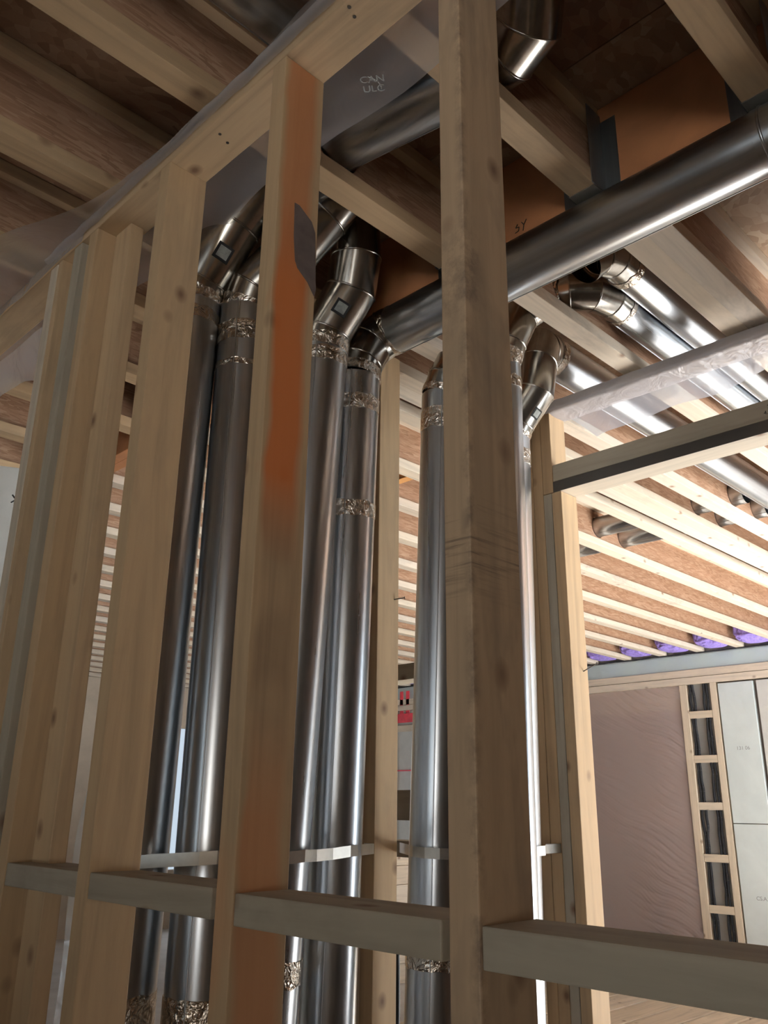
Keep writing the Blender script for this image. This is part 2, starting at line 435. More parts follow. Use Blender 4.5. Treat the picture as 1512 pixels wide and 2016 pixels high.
names = {.40: 'I-joist right of the doubled joist, cut by the right frame edge', .776: 'right half of the doubled I-joist beside the twin round pipes',
         .839: 'left half of the doubled I-joist, touching the twin round pipes', 1.175: 'mould-spotted I-joist starting under the long duct, left of the twin pipes',
         1.555: 'I-joist leaving behind the blackened doorway lintel', 1.737: 'right half of the brightly lit doubled I-joist', 1.801: 'left half of the brightly lit doubled I-joist',
         1.925: 'ragged-edged I-joist just left of the brightly lit double', 2.285: 'I-joist with two round pipes passing through, beside the door post',
         2.61: 'I-joist next beyond the two pipes that pierce the webs'}
ys = sorted(names)
y = 2.96; k = 0
while y < 8.9: ys.append(y); names[y] = '%s bright I-joist past the pierced ones, toward the far corner' % ordn[k]; k += 1; y += .349
mould = lumber_mat('mould_spotted_flange', 0, (.66, .58, .48), True, .8, (.10, .08, .07)); 
for yh in ys:
    ijoist(1.55, 7.2, yh, names[yh], FG, holes_far.get(yh, ()), mould if yh in (1.175, .776, 2.61) else None)
# flush header the near joists hang from
t = thing('header_beam', (1.50, 3.0, 1.304), 'dark red laminated header beam the near joists butt into, above the long duct', 'beam')
box('veneer_ply', 1.458, 1.502, -2.5, 8.9, 1.304, 1.543, M['lvl'], t)
box('veneer_ply', 1.503, 1.547, -2.5, 8.9, 1.304, 1.543, M['lvl'], t)
# joist hangers
for yh, lb in ((.44, 'steel joist hanger at the end of the top right joist'), (.832, 'grey steel joist hanger between the stud and the top right joist'), (1.224, 'steel joist hanger hidden mostly behind the big front stud')):
    t = thing('joist_hanger', (1.43, yh-.032, 1.304), lb, 'hanger', 'joist hangers on the header')
    for s, yb in ((-1, yh-.0665), (1, yh+.0005)):
        box('side_plate', 1.40, 1.4575, yb, yb+.002, 1.303, 1.52, M['hanger'], t, bev=0)
    box('seat_plate', 1.41, 1.4575, yh-.064, yh, 1.3015, 1.3035, M['strap'], t, bev=0)
    for yb in (yh-.104, yh+.002): box('nailing_flange', 1.4560, 1.4578, yb, yb+.038, 1.31, 1.50, M['hanger'], t, bev=0)
# orange engineered blocking far between joists
for (xa, y0, y1, lb) in ((2.50, 2.29, 2.545, 'orange veneer blocking between far joists, seen right of the slim stud'), (2.45, 4.36, 4.64, 'orange veneer blocking far off, seen in the left slit between studs')):
    lumber('joist_blocking', xa, xa+.044, y0, y1, 1.35, 1.50, 'spruce', lb, 'blocking', mat=M['lvl_orange'])

# ------------------------------------------------------------------ near stud wall (x = .70 .. .789)
X0, X1 = .700, .789
NW = 'studs of the near wall'
lumber('top_plate', X0, X1, -.6, 3.4, 1.266, 1.302, 'spruce', 'spruce top plate running diagonally over the near studs', 'plate')
for nx, ny in ((.7276, 1.204), (.7521, 1.2125), (.7125, .809), (.7311, .8163)):
    bm = bmesh.new(); tube(bm, [(nx, ny, 1.2665), (nx, ny, 1.2650)], .0032, 10, cap=True)
    finish('nail_head', bm, M['nail'], bpy.data.objects['top_plate'])
lumber('bottom_plate', X0, X1, -.6, 3.4, FL, FL+.038, 'spruce', 'spruce bottom plate under the near studs', 'plate')
ZT, ZB = 1.2655, FL+.0385
es = lumber_mat('stained_front_stud', 2, (.50, .37, .24), True, .75, (.13, .10, .08))
nt = es.node_tree; b = nt.nodes['Principled BSDF']; src = b.inputs['Base Color'].links[0].from_socket
tc = nd(nt, 'ShaderNodeTexCoord'); sx = nd(nt, 'ShaderNodeSeparateXYZ'); nt.links.new(tc.outputs['Object'], sx.inputs[0])
nz = noisetex(nt, coords(nt, (5, 5, 5), False), 5, 5, .7)
# a dirty arris, a patch on the narrow face and a saw-mark smear on the wide face
e1 = mth(nt, 'MULTIPLY', mrange(nt, sx.outputs[0], -.0445, -.030, 1, 0), mrange(nt, sx.outputs[1], -.019, -.004, 1, 0))
e1 = mth(nt, 'MULTIPLY', e1, mrange(nt, nz, .42, .66, 0, .7))
e2 = mth(nt, 'MULTIPLY', mth(nt, 'MULTIPLY', mrange(nt, sx.outputs[2], .20, .26, 0, 1), mrange(nt, sx.outputs[2], .27, .34, 1, 0)), mrange(nt, noisetex(nt, coords(nt, (3, 3, 60), False), 3, 4, .6), .5, .7, 0, .75))
e3 = mth(nt, 'MULTIPLY', mth(nt, 'MULTIPLY', mrange(nt, sx.outputs[2], .52, .60, 0, 1), mrange(nt, sx.outputs[2], .66, .72, 1, 0)), mrange(nt, nz, .42, .65, 0, .6))
e3 = mth(nt, 'MULTIPLY', e3, mrange(nt, sx.outputs[0], -.03, 0, 1, 0))
ee = mth(nt, 'MAXIMUM', mth(nt, 'MAXIMUM', e1, e2), e3)
nt.links.new(mixc(nt, ee, src, (.07, .045, .035)), b.inputs['Base Color'])
lumber('wall_stud', X0, X1, .565, .603, ZB, ZT, 'spruce', 'largest front stud, right of centre, with dark stains at mid height', 'stud', NW, mat=es)
so = lumber('wall_stud', X0, X1, .960, .998, ZB, ZT, 'spruce', 'stud with a long orange stain and a grey shield plate', 'stud', NW, mat=M['orange'])
lumber('wall_stud', X0, X1, 1.341, 1.379, ZB, ZT, 'spruce', 'broad plain spruce stud left of the two leftmost pipes', 'stud', NW)
lumber('wall_stud', X0, X1, 1.652, 1.690, ZB, ZT, 'spruce', 'brown-faced stud second left of the leftmost pipe, beside the turned stud', 'stud', NW)
lumber('wall_stud', .745, .778, 1.580, 1.649, ZB, ZT, 'spruce', 'stud turned flatwise in the wall, left of the narrow slit', 'stud', NW)
lumber('wall_stud', X0, X1, 1.729, 1.767, ZB, ZT, 'grey', 'grey stud behind the dark gap at left', 'stud', NW)
lumber('wall_stud', X0, X1, 1.829, 1.851, ZB, ZT, 'spruce', 'thin pale ripped stud in the leftmost cluster', 'stud', NW)
lumber('wall_stud', X0, X1, 1.856, 1.894, ZB, ZT, 'pale', 'leftmost pale stud of the near wall', 'stud', NW)
lumber('wall_stud', X0, X1, -.02, .018, ZB, ZT, 'spruce', 'stud out at the right carrying the end of the lowest blocking', 'stud', NW)
BW = 'blocking row of the near wall'
for (y0, y1, lb, dz, gy) in ((1.381, 1.650, 'leftmost short horizontal block between near studs', 0, 'grey'),
                     (1.008, 1.339, 'horizontal block left of the orange-stained stud', .001, 'grey'),
                     (.614, .958, 'horizontal block between the orange-stained stud and the big front stud', -.002, 'grey'),
                     (.020, .563, 'horizontal block running from the big front stud out of frame at lower right', -.003, 'grey')):
    lumber('stud_blocking', X0+.001, X1, y0, y1, -.141+dz, -.103+dz, gy, lb, 'blocking', BW)
# shield plate on the orange stud
bm = bmesh.new()
quad_panel(bm, [(.735, .9585, .966), (.745, .9585, .966), (.773, .9585, .948), (.782, .9585, .930), (.7885, .9585, .82), (.786, .9585, .806), (.771, .9585, .826), (.748, .9585, .843), (.742, .9585, .855), (.737, .9585, .90)], .0015, (0, -1, 0))
finish('nail_shield', bm, M['shield'], so, label='ragged grey metal shield plate')
def nail(p, d, L=.05, parent=None, label=None, cat=None):
    bm = bmesh.new(); p = Vector(p); d = Vector(d).normalized()
    tube(bm, [p, p+d*L], .0016, 8, cap=True); tube(bm, [p+d*L, p+d*(L+.0015)], .004, 10, cap=True)
    return finish('nail', bm, M['nail'], parent, label=label, cat=cat)

# ------------------------------------------------------------------ second wall with doorway (x = 2.235 .. 2.324)
XA, XB = 2.235, 2.324
W2 = 'studs of the doorway wall'
lumber('top_plate', XA, XB, -1.6, 1.572, 1.266, 1.3, 'pale', 'poly-wrapped top plate over the doorway at right', 'plate')
lumber('wall_stud', XA, XB, 1.425, 1.461, ZB, .974, 'spruce', 'orange-tan jack stud at the doorway edge, under the lintel', 'stud', W2)
lumber('wall_stud', XA, XB, 1.455, 1.461+.032, .976, ZT, 'spruce', 'short stud piece above the jack stud beside the lintel', 'stud', W2)
ks = lumber('wall_stud', XA, XB, 1.463 if 0 else 1.4945, 1.5315, ZB, ZT, 'spruce', 'greenish-brown stud, third from the doorway edge', 'stud', W2)
lumber('wall_stud', XA, XB, 1.4625, 1.4935, ZB, .974, 'grey', 'grey weathered king stud second from the doorway edge', 'stud', W2)
lumber('wall_stud', XA, XB, 1.533, 1.57, ZB, ZT, 'spruce', 'inner brown stud of the door post beside the rightmost pipe', 'stud', W2)
lumber('wall_stud', XA, XB, 2.30, 2.338, ZB, 1.303, 'pale', 'stud of the doorway wall seen behind the pipe bundle', 'stud', W2)
lumber('lintel_plate', XA, XB, -1.4, 1.465-.012, .975, 1.010, 'black', 'flat lintel board over the doorway with black front edge and white underside', 'lintel',
       mat=lumber_mat('lintel_underside', 1, (.66, .60, .50), True, .3))
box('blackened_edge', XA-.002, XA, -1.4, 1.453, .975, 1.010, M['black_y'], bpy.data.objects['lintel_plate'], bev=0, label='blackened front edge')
lt = lumber('lintel_board', XA, XA+.038, -1.4, 1.453, 1.012, 1.070, 'grey', 'stamped grey lumber board lying on the black-edged lintel', 'lintel')
for z0, z1, lb in ((.43, .487, 'upper dark block between studs behind the pipes'), (-.043, .055, 'dark wide block between studs behind the pipes, above the strap'), (-.160, -.108, 'lowest dark block between studs behind the pipes')):
    lumber('stud_blocking', XA, XB, 1.572, 2.298, z0, z1, 'grey', lb, 'blocking', 'blocking behind the pipe bundle')
# slim stud right of the pipe group (x = 1.60)
W3 = lumber('wall_stud', 1.600, 1.682, 1.620, 1.665, ZB, 1.302, 'spruce', 'slim spruce stud touching the right side of the centre pipe pair', 'stud')
nl = nail((2.30, 1.4255, .40), (-.1, -1, .35), .055, None, 'bent steel nail sticking out of the doorway stud', 'nail')
nail((1.664, 1.621, .545), (.8, -1, .2), .03, None, 'small nail sticking out right of the slim stud', 'nail')

# ------------------------------------------------------------------ ducts
RP = .0635
def pipe_thing(name, path, r, mat, label, group=None, tapes=(), cat='duct', beads=()):
    c = Vector(path[0])
    t = thing(name, c, label, cat, group)
    bm = bmesh.new(); tube(bm, path, r, 48); finish('pipe_shell', bm, mat, t)
    # lock seam down the length
    bm = bmesh.new(); a, b_ = Vector(path[0]), Vector(path[-1]); d = (b_-a).normalized()
    ref = Vector((0, 0, 1)) if abs(d.z) < .9 else Vector((1, 0, 0)); u = d.cross(ref).normalized(); v = d.cross(u)
    off = (u*math.cos(2.2)+v*math.sin(2.2))*(r+.0006)
    tube(bm, [a+off, b_+off], .0016, 6); finish('lock_seam', bm, mat, t)
    for (q, h) in tapes:
        bm = bmesh.new(); band(bm, a.lerp(b_, q), d, r+.0006, h, 72, False, .0009); finish('foil_tape', bm, M['tape'], t)
    for q in beads:
        bm = bmesh.new(); band(bm, a.lerp(b_, q), d, r, .007, 48); finish('swage_bead', bm, mat, t)
    return t
def elbow_thing(path, r, label, group=None, tape_ends=(True, False), sticker=None, seams=True, taph=.03, mats=None):
    pts, fr = ring_frames(path)
    t = thing('duct_elbow', pts[0], label, 'duct elbow', group)
    for i in range(len(pts)-1):
        bm = bmesh.new(); sub = bmesh.new()
        # single gore with correct mitres
        pa = pts[i-1] if i > 0 else None; pb = pts[i+2] if i+2 < len(pts) else None
        full = ([pa] if pa is not None else []) + [pts[i], pts[i+1]] + ([pb] if pb is not None else [])
        tmp = bmesh.new(); tube(tmp, full, r+.0012, 48)
        keep0 = 48*2*(1 if pa is not None else 0)
        tmp.verts.ensure_lookup_table()
        dele = [v for k, v in enumerate(tmp.verts) if not (keep0 <= k < keep0+96)]
        bmesh.ops.delete(tmp, geom=dele, context='VERTS')
        finish('collar' if i == 0 else 'gore', tmp, M['elbow'], t); bm.free(); sub.free()
    if seams:
        for (c, n) in fr[1:-1]:
            bm = bmesh.new(); band(bm, c, n, r+.0012, .007, 48); finish('gore_seam', bm, M['elbow'], t)
    d0 = (pts[1]-pts[0]).normalized(); d1 = (pts[-1]-pts[-2]).normalized()
    if tape_ends[0]:
        bm = bmesh.new(); band(bm, pts[0]+d0*taph*.2, d0, r+.002, taph, 72, False, .0014); finish('foil_tape', bm, M['tape'], t)
    if tape_ends[1]:
        bm = bmesh.new(); band(bm, pts[-1]-d1*taph*.2, d1, r+.002, taph, 72, False, .0014); finish('foil_tape', bm, M['tape'], t)
    if sticker:
        (i, frac, ang, wdt) = sticker
        a, b_ = pts[i], pts[i+1]; d = (b_-a).normalized(); c = a.lerp(b_, frac)
        # direction on the barrel facing the camera, rotated by ang
        toC = (-c); toC = (toC-d*toC.dot(d)).normalized(); sd = d.cross(toC)
        for (nm, hw, hh, rr, mt_) in (('size_label', wdt, wdt, .0022, M['ink']), ('label_print', wdt*.68, wdt*.68, .0028, M['sticker'])):
            bm = bmesh.new(); g = []
            for iu in range(7):
                row = []
                for iv in range(2):
                    th = ang+(iu/6-.5)*2*hw/r; s = (iv-.5)*2*hh
                    row.append(bm.verts.new(c+(toC*math.cos(th)+sd*math.sin(th))*(r+rr)+d*s))
                g.append(row)
            for iu in range(6): bm.faces.new((g[iu][0], g[iu+1][0], g[iu+1][1], g[iu][1]))
            finish(nm, bm, mt_, t)
    return t
RIS = 'vertical round supply pipes behind the near wall'
ELB = 'elbows on top of the vertical pipes'
P1 = [(.948, 1.647, FL+.002), (.927, 1.580, 1.145)]
P2 = [(1.037, 1.508, FL+.002), (1.033, 1.513, 1.135)]
P3 = [(1.262, 1.642, FL+.002), (1.250, 1.478, 1.105)]
P4 = [(1.478, 1.664, FL+.002), (1.386, 1.498, 1.08)]
P5 = [(1.657, 1.516, FL+.002), (1.659, 1.423, 1.10)]
P6 = [(1.992, 1.499, FL+.002), (1.975, 1.434, 1.09)]
pipe_thing('vertical_duct_pipe', P1, RP, M['steel_z'], 'leftmost vertical galvanized pipe, beside the broad plain stud', RIS, [(.378, .085), (.975, .03)])
pipe_thing('vertical_duct_pipe', P2, RP, M['steel_z'], 'second vertical galvanized pipe from the left, partly behind the orange-stained stud', RIS, [(.378, .09), (.93, .012), (.965, .05)])
pipe_thing('vertical_duct_pipe', P3, RP, M['steel_z'], 'vertical galvanized pipe just right of the orange-stained stud', RIS, [(.405, .05), (.985, .035)])
pipe_thing('vertical_duct_pipe', P4, RP, M['steel_z'], 'vertical galvanized pipe with a mid-height tape band, under the long duct elbow', RIS, [(.845, .04), (.965, .04)])
pipe_thing('vertical_duct_pipe', P5, RP, M['steel_z'], 'vertical galvanized pipe peeking out left of the big front stud', RIS, [(.402, .032), (.965, .06)])
pipe_thing('vertical_duct_pipe', P6, RP, M['steel_z'], 'vertical galvanized pipe peeking out right of the big front stud', RIS, [(.965, .045)])
elbow_thing([P1[1], (.932, 1.565, 1.19), (.955, 1.475, 1.32), (.985, 1.40, 1.42), (1.0, 1.33, 1.435)], RP, 'taped elbow with a size label on the leftmost pipe', ELB, sticker=(1, .5, .15, .020))
elbow_thing([P2[1], (1.035, 1.49, 1.185), (1.085, 1.405, 1.28), (1.125, 1.345, 1.37), (1.138, 1.30, 1.415)], RP-.002, 'elbow of the second pipe, half behind the orange-stained stud', ELB, sticker=(1, .5, .35, .020))
elbow_thing([P3[1], (1.252, 1.472, 1.15), (1.275, 1.405, 1.255), (1.262, 1.375, 1.335), (1.250, 1.372, 1.44), (1.240, 1.372, 1.543)], RP, 'elbow with a size label turning up into the dark joist bay', ELB, sticker=(1, .5, .0, .019))
elbow_thing([P4[1], (1.394, 1.500, 1.125), (1.428, 1.492, 1.195), (1.460, 1.462, 1.234), (1.463, 1.435, 1.235)], RP, 'elbow joining the centre pipe to the long diagonal duct', ELB, (True, True))
pipe_thing('long_duct_pipe', [(1.463, 1.442, 1.235), (1.465, .42, 1.235)], RP+.001, M['steel_y'], 'long galvanized duct running diagonally up to the right under the joists', None)
pipe_thing('long_duct_pipe', [(1.465, .43, 1.235), (1.47, -1.2, 1.235)], RP+.003, M['steel_y'], 'next length of the diagonal duct, leaving at the right frame edge', None, beads=(.01,))
elbow_thing([P5[1], (1.668, 1.408, 1.15), (1.682, 1.388, 1.20)], RP, 'elbow at the top of the pipe left of the big front stud', ELB, (True, False), taph=.02)
elbow_thing([P6[1], (1.98, 1.415, 1.13), (2.00, 1.355, 1.215), (2.01, 1.345, 1.31), (2.06, 1.36, 1.395), (2.13, 1.385, 1.42), (2.17, 1.385, 1.42)], RP, 'many-gored elbow right of the big front stud turning into the joist bay', ELB, (True, True), sticker=(1, .45, .75, .016))
pipe_thing('joist_bay_duct_pipe', [(2.16, 1.385, 1.42), (6.9, 1.385, 1.42)], RP, M['steel_x'], 'round pipe running away in the joist bay behind the poly-wrapped plate', None)
# pipe hidden behind the big stud, its run through the joist web, and the twin pipes
pipe_thing('vertical_duct_pipe', [(1.79, 1.345, FL+.002), (1.775, 1.30, 1.21)], .051, M['steel_z'], 'thin vertical pipe mostly hidden behind the big front stud', RIS, [(.97, .03)])
elbow_thing([(1.775, 1.30, 1.21), (1.785, 1.285, 1.27), (1.81, 1.25, 1.36), (1.86, 1.18, 1.42), (1.865, 1.165, 1.42)], .051, 'crumple-taped elbow just right of the big front stud', ELB, (True, True), taph=.05)
elbow_thing([(1.86, 1.20, 1.42), (1.885, 1.135, 1.42), (1.935, 1.085, 1.42), (2.00, 1.068, 1.42), (2.06, 1.068, 1.42)], .0525, 'dark segmented elbow beneath the long duct feeding the left twin pipe', 'elbows of the twin pipes', (False, True), taph=.018)
pipe_thing('joist_bay_duct_pipe', [(2.05, 1.068, 1.42), (6.9, 1.068, 1.42)], .0515, M['steel_x'], 'left one of the twin bright pipes in the joist bay', 'twin pipes in the joist bay')
elbow_thing([(1.72, .985, 1.36), (1.76, .965, 1.40), (1.83, .957, 1.42), (1.90, .957, 1.42)], .0525, 'short elbow stub hidden under the long duct feeding the right twin pipe', 'elbows of the twin pipes', (False, True), taph=.03)
pipe_thing('joist_bay_duct_pipe', [(1.89, .957, 1.42), (6.9, .957, 1.42)], .0515, M['steel_x'], 'right one of the twin bright pipes in the joist bay', 'twin pipes in the joist bay')
# run through the near joist webs
pipe_thing('web_duct_pipe', [(1.003, 1.325, 1.43), (1.09, .815, 1.425)], RP, M['steel_y'], 'dark pipe passing through joist webs between the orange-stained and big front studs', None)
elbow_thing([(1.09, .80, 1.425), (1.092, .755, 1.425), (1.075, .695, 1.435), (1.03, .655, 1.47), (.985, .635, 1.52)], RP-.001, 'shiny segmented elbow at the top edge right of the big front stud', None, (False, False))
pipe_thing('joist_bay_duct_pipe', [(-1.2, 1.01, 1.425), (.80, 1.01, 1.425)], RP, M['steel_x'], 'dark pipe in the joist bay above the poly at the top', None)
# pipes piercing the far joist webs
pipe_thing('web_duct_pipe', [(3.86, 1.456, 1.42), (3.86, 2.9, 1.42)], .054, M['steel_y'], 'nearer grey pipe piercing the far joist webs', 'pipes piercing the far joists')
pipe_thing('web_duct_pipe', [(4.12, 1.456, 1.42), (4.12, 2.9, 1.42)], .054, M['steel_y'], 'farther grey pipe piercing the far joist webs', 'pipes piercing the far joists')

# ------------------------------------------------------------------ metal straps
def ribbon(name, pts, h, label, cat, t=.0012, parent=None, mat=None):
    bm = bmesh.new(); P_ = [Vector(p) for p in pts]
    rows = []
    for i, p in enumerate(P_):
        d = (P_[min(i+1, len(P_)-1)]-P_[max(i-1, 0)]); d.z = 0; d.normalize(); n = Vector((-d.y, d.x, 0))
        rows.append([bm.verts.new(p+n*a+Vector((0, 0, b_))) for a, b_ in ((-t/2, -h/2), (t/2, -h/2), (t/2, h/2), (-t/2, h/2))])
    for a, b_ in zip(rows, rows[1:]):
        for k in range(4): bm.faces.new((a[k], a[(k+1) % 4], b_[(k+1) % 4], b_[k]))
    bm.faces.new(rows[0][::-1]); bm.faces.new(rows[-1])
    return finish(name, bm, mat or M['strap'], parent, label=label, cat=cat)
ribbon('pipe_strap', [(1.5985, 1.655, -.099), (1.5985, 1.620, -.099), (1.560, 1.585, -.097), (1.469, 1.529, -.095), (1.407, 1.500, -.095), (1.350, 1.495, -.099), (1.290, 1.480, -.100), (1.234, 1.453, -.098), (1.190, 1.460, -.102), (1.099, 1.430, -.099), (1.040, 1.425, -.096), (.998, 1.427, -.093), (.971, 1.445, -.095), (.945, 1.480, -.098), (.915, 1.520, -.101), (.885, 1.555, -.106), (.865, 1.60, -.107)], .024,
       'perforated steel strap across the four left pipes, nailed to the slim stud', 'strap')
sp = bpy.data.objects['pipe_strap']
bm = bmesh.new(); tube(bm, [(1.600, 1.634, -.099), (1.595, 1.634, -.099)], .0035, 10, cap=True); finish('nail_head', bm, M['nail'], sp)
ribbon('pipe_strap', [(1.690, 1.618, -.098), (1.625, 1.53, -.098), (1.585, 1.475, -.099), (1.577, 1.43, -.100), (1.590, 1.395, -.101), (1.625, 1.377, -.102), (1.712, 1.386, -.106), (1.850, 1.415, -.109), (1.905, 1.405, -.107), (1.945, 1.390, -.105), (2.009, 1.395, -.104), (2.12, 1.47, -.106), (2.232, 1.495, -.107), (2.232, 1.545, -.108)], .024,
       'bent steel strap round the pipes beside the big front stud', 'strap')

# ------------------------------------------------------------------ vapour barrier poly
def clamp(a, b_, t): return a+(b_-a)*t
bm = bmesh.new()
def near_flap(u, v):                 # sandwiched over the near top plate, sticking out on both sides
    y = clamp(-.6, 3.4, u)
    x1 = .905+.012*math.sin(y*9); return (clamp(.785, x1, v), y, 1.290-.010*v)
sheet(bm, near_flap, 160, 6, .004, 12)
fl = finish('poly_sheet', bm, M['poly'], label='translucent poly flap sticking out behind the near top plate', cat='plastic sheet')
bm = bmesh.new()
def near_front(u, v):                # folded roll of poly on the front edge, widening to the left
    y = clamp(-.6, 3.4, u)
    wdt = .020 + max(0, min(1, (y-1.35)/.7))*(.13+.05*math.sin(y*7.5)) + .012*noise.noise(Vector((y*4, 0, 0)))
    return (.699-wdt*v, y, 1.298-.006-.04*v*v*max(0, min(1, (y-1.2))))
sheet(bm, near_front, 200, 8, .006, 9)
def near_front2(u, v):
    y = clamp(1.72, 3.4, u); return (.697-.004*v, y, clamp(1.300, 1.262-.02*u, v))
sheet(bm, near_front2, 60, 4, .004, 12)
def near_roll(u, v):                # the roll bulging along the plate's upper front edge
    y = clamp(-.6, 1.9, u); th = math.pi*(.5+v); return (.696+.014*math.cos(th)*1.1, y, 1.292+.011*math.sin(th))
sheet(bm, near_roll, 160, 8, .003, 20)
finish('poly_sheet', bm, M['poly'], label='wavy translucent poly edge draped along the front of the near top plate', cat='plastic sheet')
bm = bmesh.new()
def hang(u, v):
    y = clamp(1.93, 3.3, u); return (.800+.03*v, y, 1.26-v*(.10+.12*u)*(1+.4*math.sin(y*7)))
sheet(bm, hang, 50, 10, .008, 8)
finish('poly_sheet', bm, M['poly'], label='loose poly strip drooping under the plate at the left edge', cat='plastic sheet')
# poly around the doorway-wall plate with its ragged flap
bm = bmesh.new()
def wrap(u, v):
    y = clamp(-1.6, 1.50, u); pr = [(2.231, 1.298), (2.229, 1.262), (2.28, 1.258), (2.328, 1.260)]
    f = v*3; i = min(2, int(f)); f -= i
    return (clamp(pr[i][0], pr[i+1][0], f), y, clamp(pr[i][1], pr[i+1][1], f))
sheet(bm, wrap, 120, 9, .0025, 22)
finish('poly_sheet', bm, poly_mat('wrapped_poly', .18, (.74, .73, .78), .5, 14), label='shiny poly wrapped tightly round the doorway top plate', cat='plastic sheet')
bm = bmesh.new()
def flap2(u, v):
    y = clamp(-1.6, 1.46, u); L = .10+.155*max(0, (y-.3)/1.2)**1.6+.02*math.sin(y*8.0)+.01*math.sin(y*21)
    return (2.326+L*v, y, 1.292-.012*v)
sheet(bm, flap2, 120, 8, .004, 9)
finish('poly_sheet', bm, poly_mat('flap_poly', .38, (.72, .76, .86), .3, 8), label='bluish translucent poly flap hanging past the doorway top plate', cat='plastic sheet')

# ------------------------------------------------------------------ far wall build-up (front face x = 7.18)
XF = 7.18
FW = 'framing of the far wall'
box('wall_insulation_band', XF+.012, XF+.045, -2.5, 8.9, 1.165, 1.29, M['insul_band'], label='pale green insulation band under the joists on the far wall', cat='insulation')
bm = bmesh.new()
sheet(bm, lambda u, v: (XF+.004, clamp(-2.5, 8.9, u), clamp(1.16, 1.303, v)), 300, 4, .004, 9)
finish('poly_sheet', bm, M['poly_clear'], label='clear glossy poly over the insulation band on the far wall', cat='plastic sheet')
bm = bmesh.new(); pts = []
for i in range(240):
    y = clamp(-2.4, 8.8, i/239); pts.append((XF-.004, y, 1.298+.006*noise.noise(Vector((y*5, 1, 0)))))
for i, (a, b_) in enumerate(zip(pts, pts[1:])):
    tube(bm, [a, b_], .005+.004*abs(noise.noise(Vector((i*.7, 0, 3)))), 6)
finish('sealant_bead', bm, M['caulk'], label='black sealant line where far wall meets the joists', cat='sealant')
lumber('top_plate', XF-.0, XF+.045, -2.5, 8.9, 1.098, 1.160, 'pale', 'upper pale plate of the far wall framing', 'plate')
lumber('top_plate', XF-.004, XF+.045, -2.5, 8.9, 1.034, 1.094, 'pale', 'lower pale plate of the far wall framing, above the brown panel', 'plate')
for y0, lb in ((3.435, 'pale far-wall stud at the right edge of the brown poly panel'), (3.170, 'pale far-wall stud left of the pale insulation board'), (5.2, 'pale far-wall stud behind the door post')):
    lumber('wall_stud', XF-.002, XF+.045, y0, y0+(.065 if y0 > 3.3 else .055), FL, 1.032, 'pale', lb, 'stud', FW)
for z, lb in ((.775, 'topmost'), (.41, 'second'), (.035, 'third'), (-.365, 'fourth'), (-.745, 'lowest')):
    lumber('ladder_rung', XF, XF+.04, 3.227, 3.433, z-.03, z+.03, 'pale', '%s short cross block between the two close far-wall studs' % lb, 'blocking', 'ladder blocks on the far wall')
bm = bmesh.new(); sheet(bm, lambda u, v: (XF+.022, clamp(3.228, 3.432, u), clamp(FL, 1.03, v)), 10, 80, .004, 30)
finish('poly_sheet', bm, M['poly_clear'], label='crinkled poly strip behind the ladder blocks', cat='plastic sheet')
for yb, lb in ((3.26, 'right black sealant line behind the ladder blocks'), (3.285, 'second black sealant line behind the ladder blocks'), (3.385, 'third black sealant line behind the ladder blocks'), (3.41, 'left black sealant line behind the ladder blocks')):
    bm = bmesh.new(); prev = None
    for i in range(70):
        z = clamp(FL, 1.03, i/69); q = Vector((XF+.014, yb+.012*noise.noise(Vector((z*9, yb*30, 0))), z))
        if prev is not None: tube(bm, [prev, q], .012, 6)
        prev = q
    finish('sealant_bead', bm, M['caulk'], label=lb, cat='sealant', group='sealant lines between the close studs')
box('kraft_panel', XF+.02, XF+.04, 3.50, 5.2, FL, .82, M['brown_panel'], label='brown kraft panel behind the wrinkled poly on the far wall', cat='panel')
box('kraft_panel', XF+.021, XF+.04, 3.50, 5.2, .822, 1.032, plain('tan_kraft', (.50, .36, .28), .75, 0, 2.5, .1), label='lighter tan strip above the brown kraft panel', cat='panel')
bm = bmesh.new()
def wr(u, v):
    y = clamp(3.50, 5.2, u); z = clamp(FL, 1.03, v)
    k = max(0, 1-(y-3.5)/1.0)      # tension wrinkles pulling from the staple line on the right
    s = (z-(y-3.5)*.55)
    g = max(0, .25+noise.noise(Vector((y*2.2, z*2.6, 4))))*2
    a = k*g*(.016*abs(math.sin(s*40+5*noise.noise(Vector((y*2, z*2, 0)))))+.008*abs(math.sin(s*97+6*noise.noise(Vector((y*4, z*3, 7))))))
    return (XF+.006-a, y, z)
sheet(bm, wr, 190, 340, .002, 9)
finish('poly_sheet', bm, M['poly_wall'], label='wrinkled glossy poly stretched over the brown panel', cat='plastic sheet')
ib = box('insulation_board', XF-.004, XF+.03, 2.858, 3.155, -.092, 1.02, M['insul'], bev=.004, label='upper pale blue insulation board on the far wall at right', cat='insulation')
ib2 = box('insulation_board', XF-.004, XF+.03, 2.80, 3.155, FL, -.098, M['insul'], bev=.004, label='lower pale blue insulation board on the far wall at right', cat='insulation')
box('insulation_board', XF-.006, XF+.03, 2.2, 2.83, -.09, 1.02, M['white'], bev=.004, label='white board at the right edge of the far wall', cat='insulation')

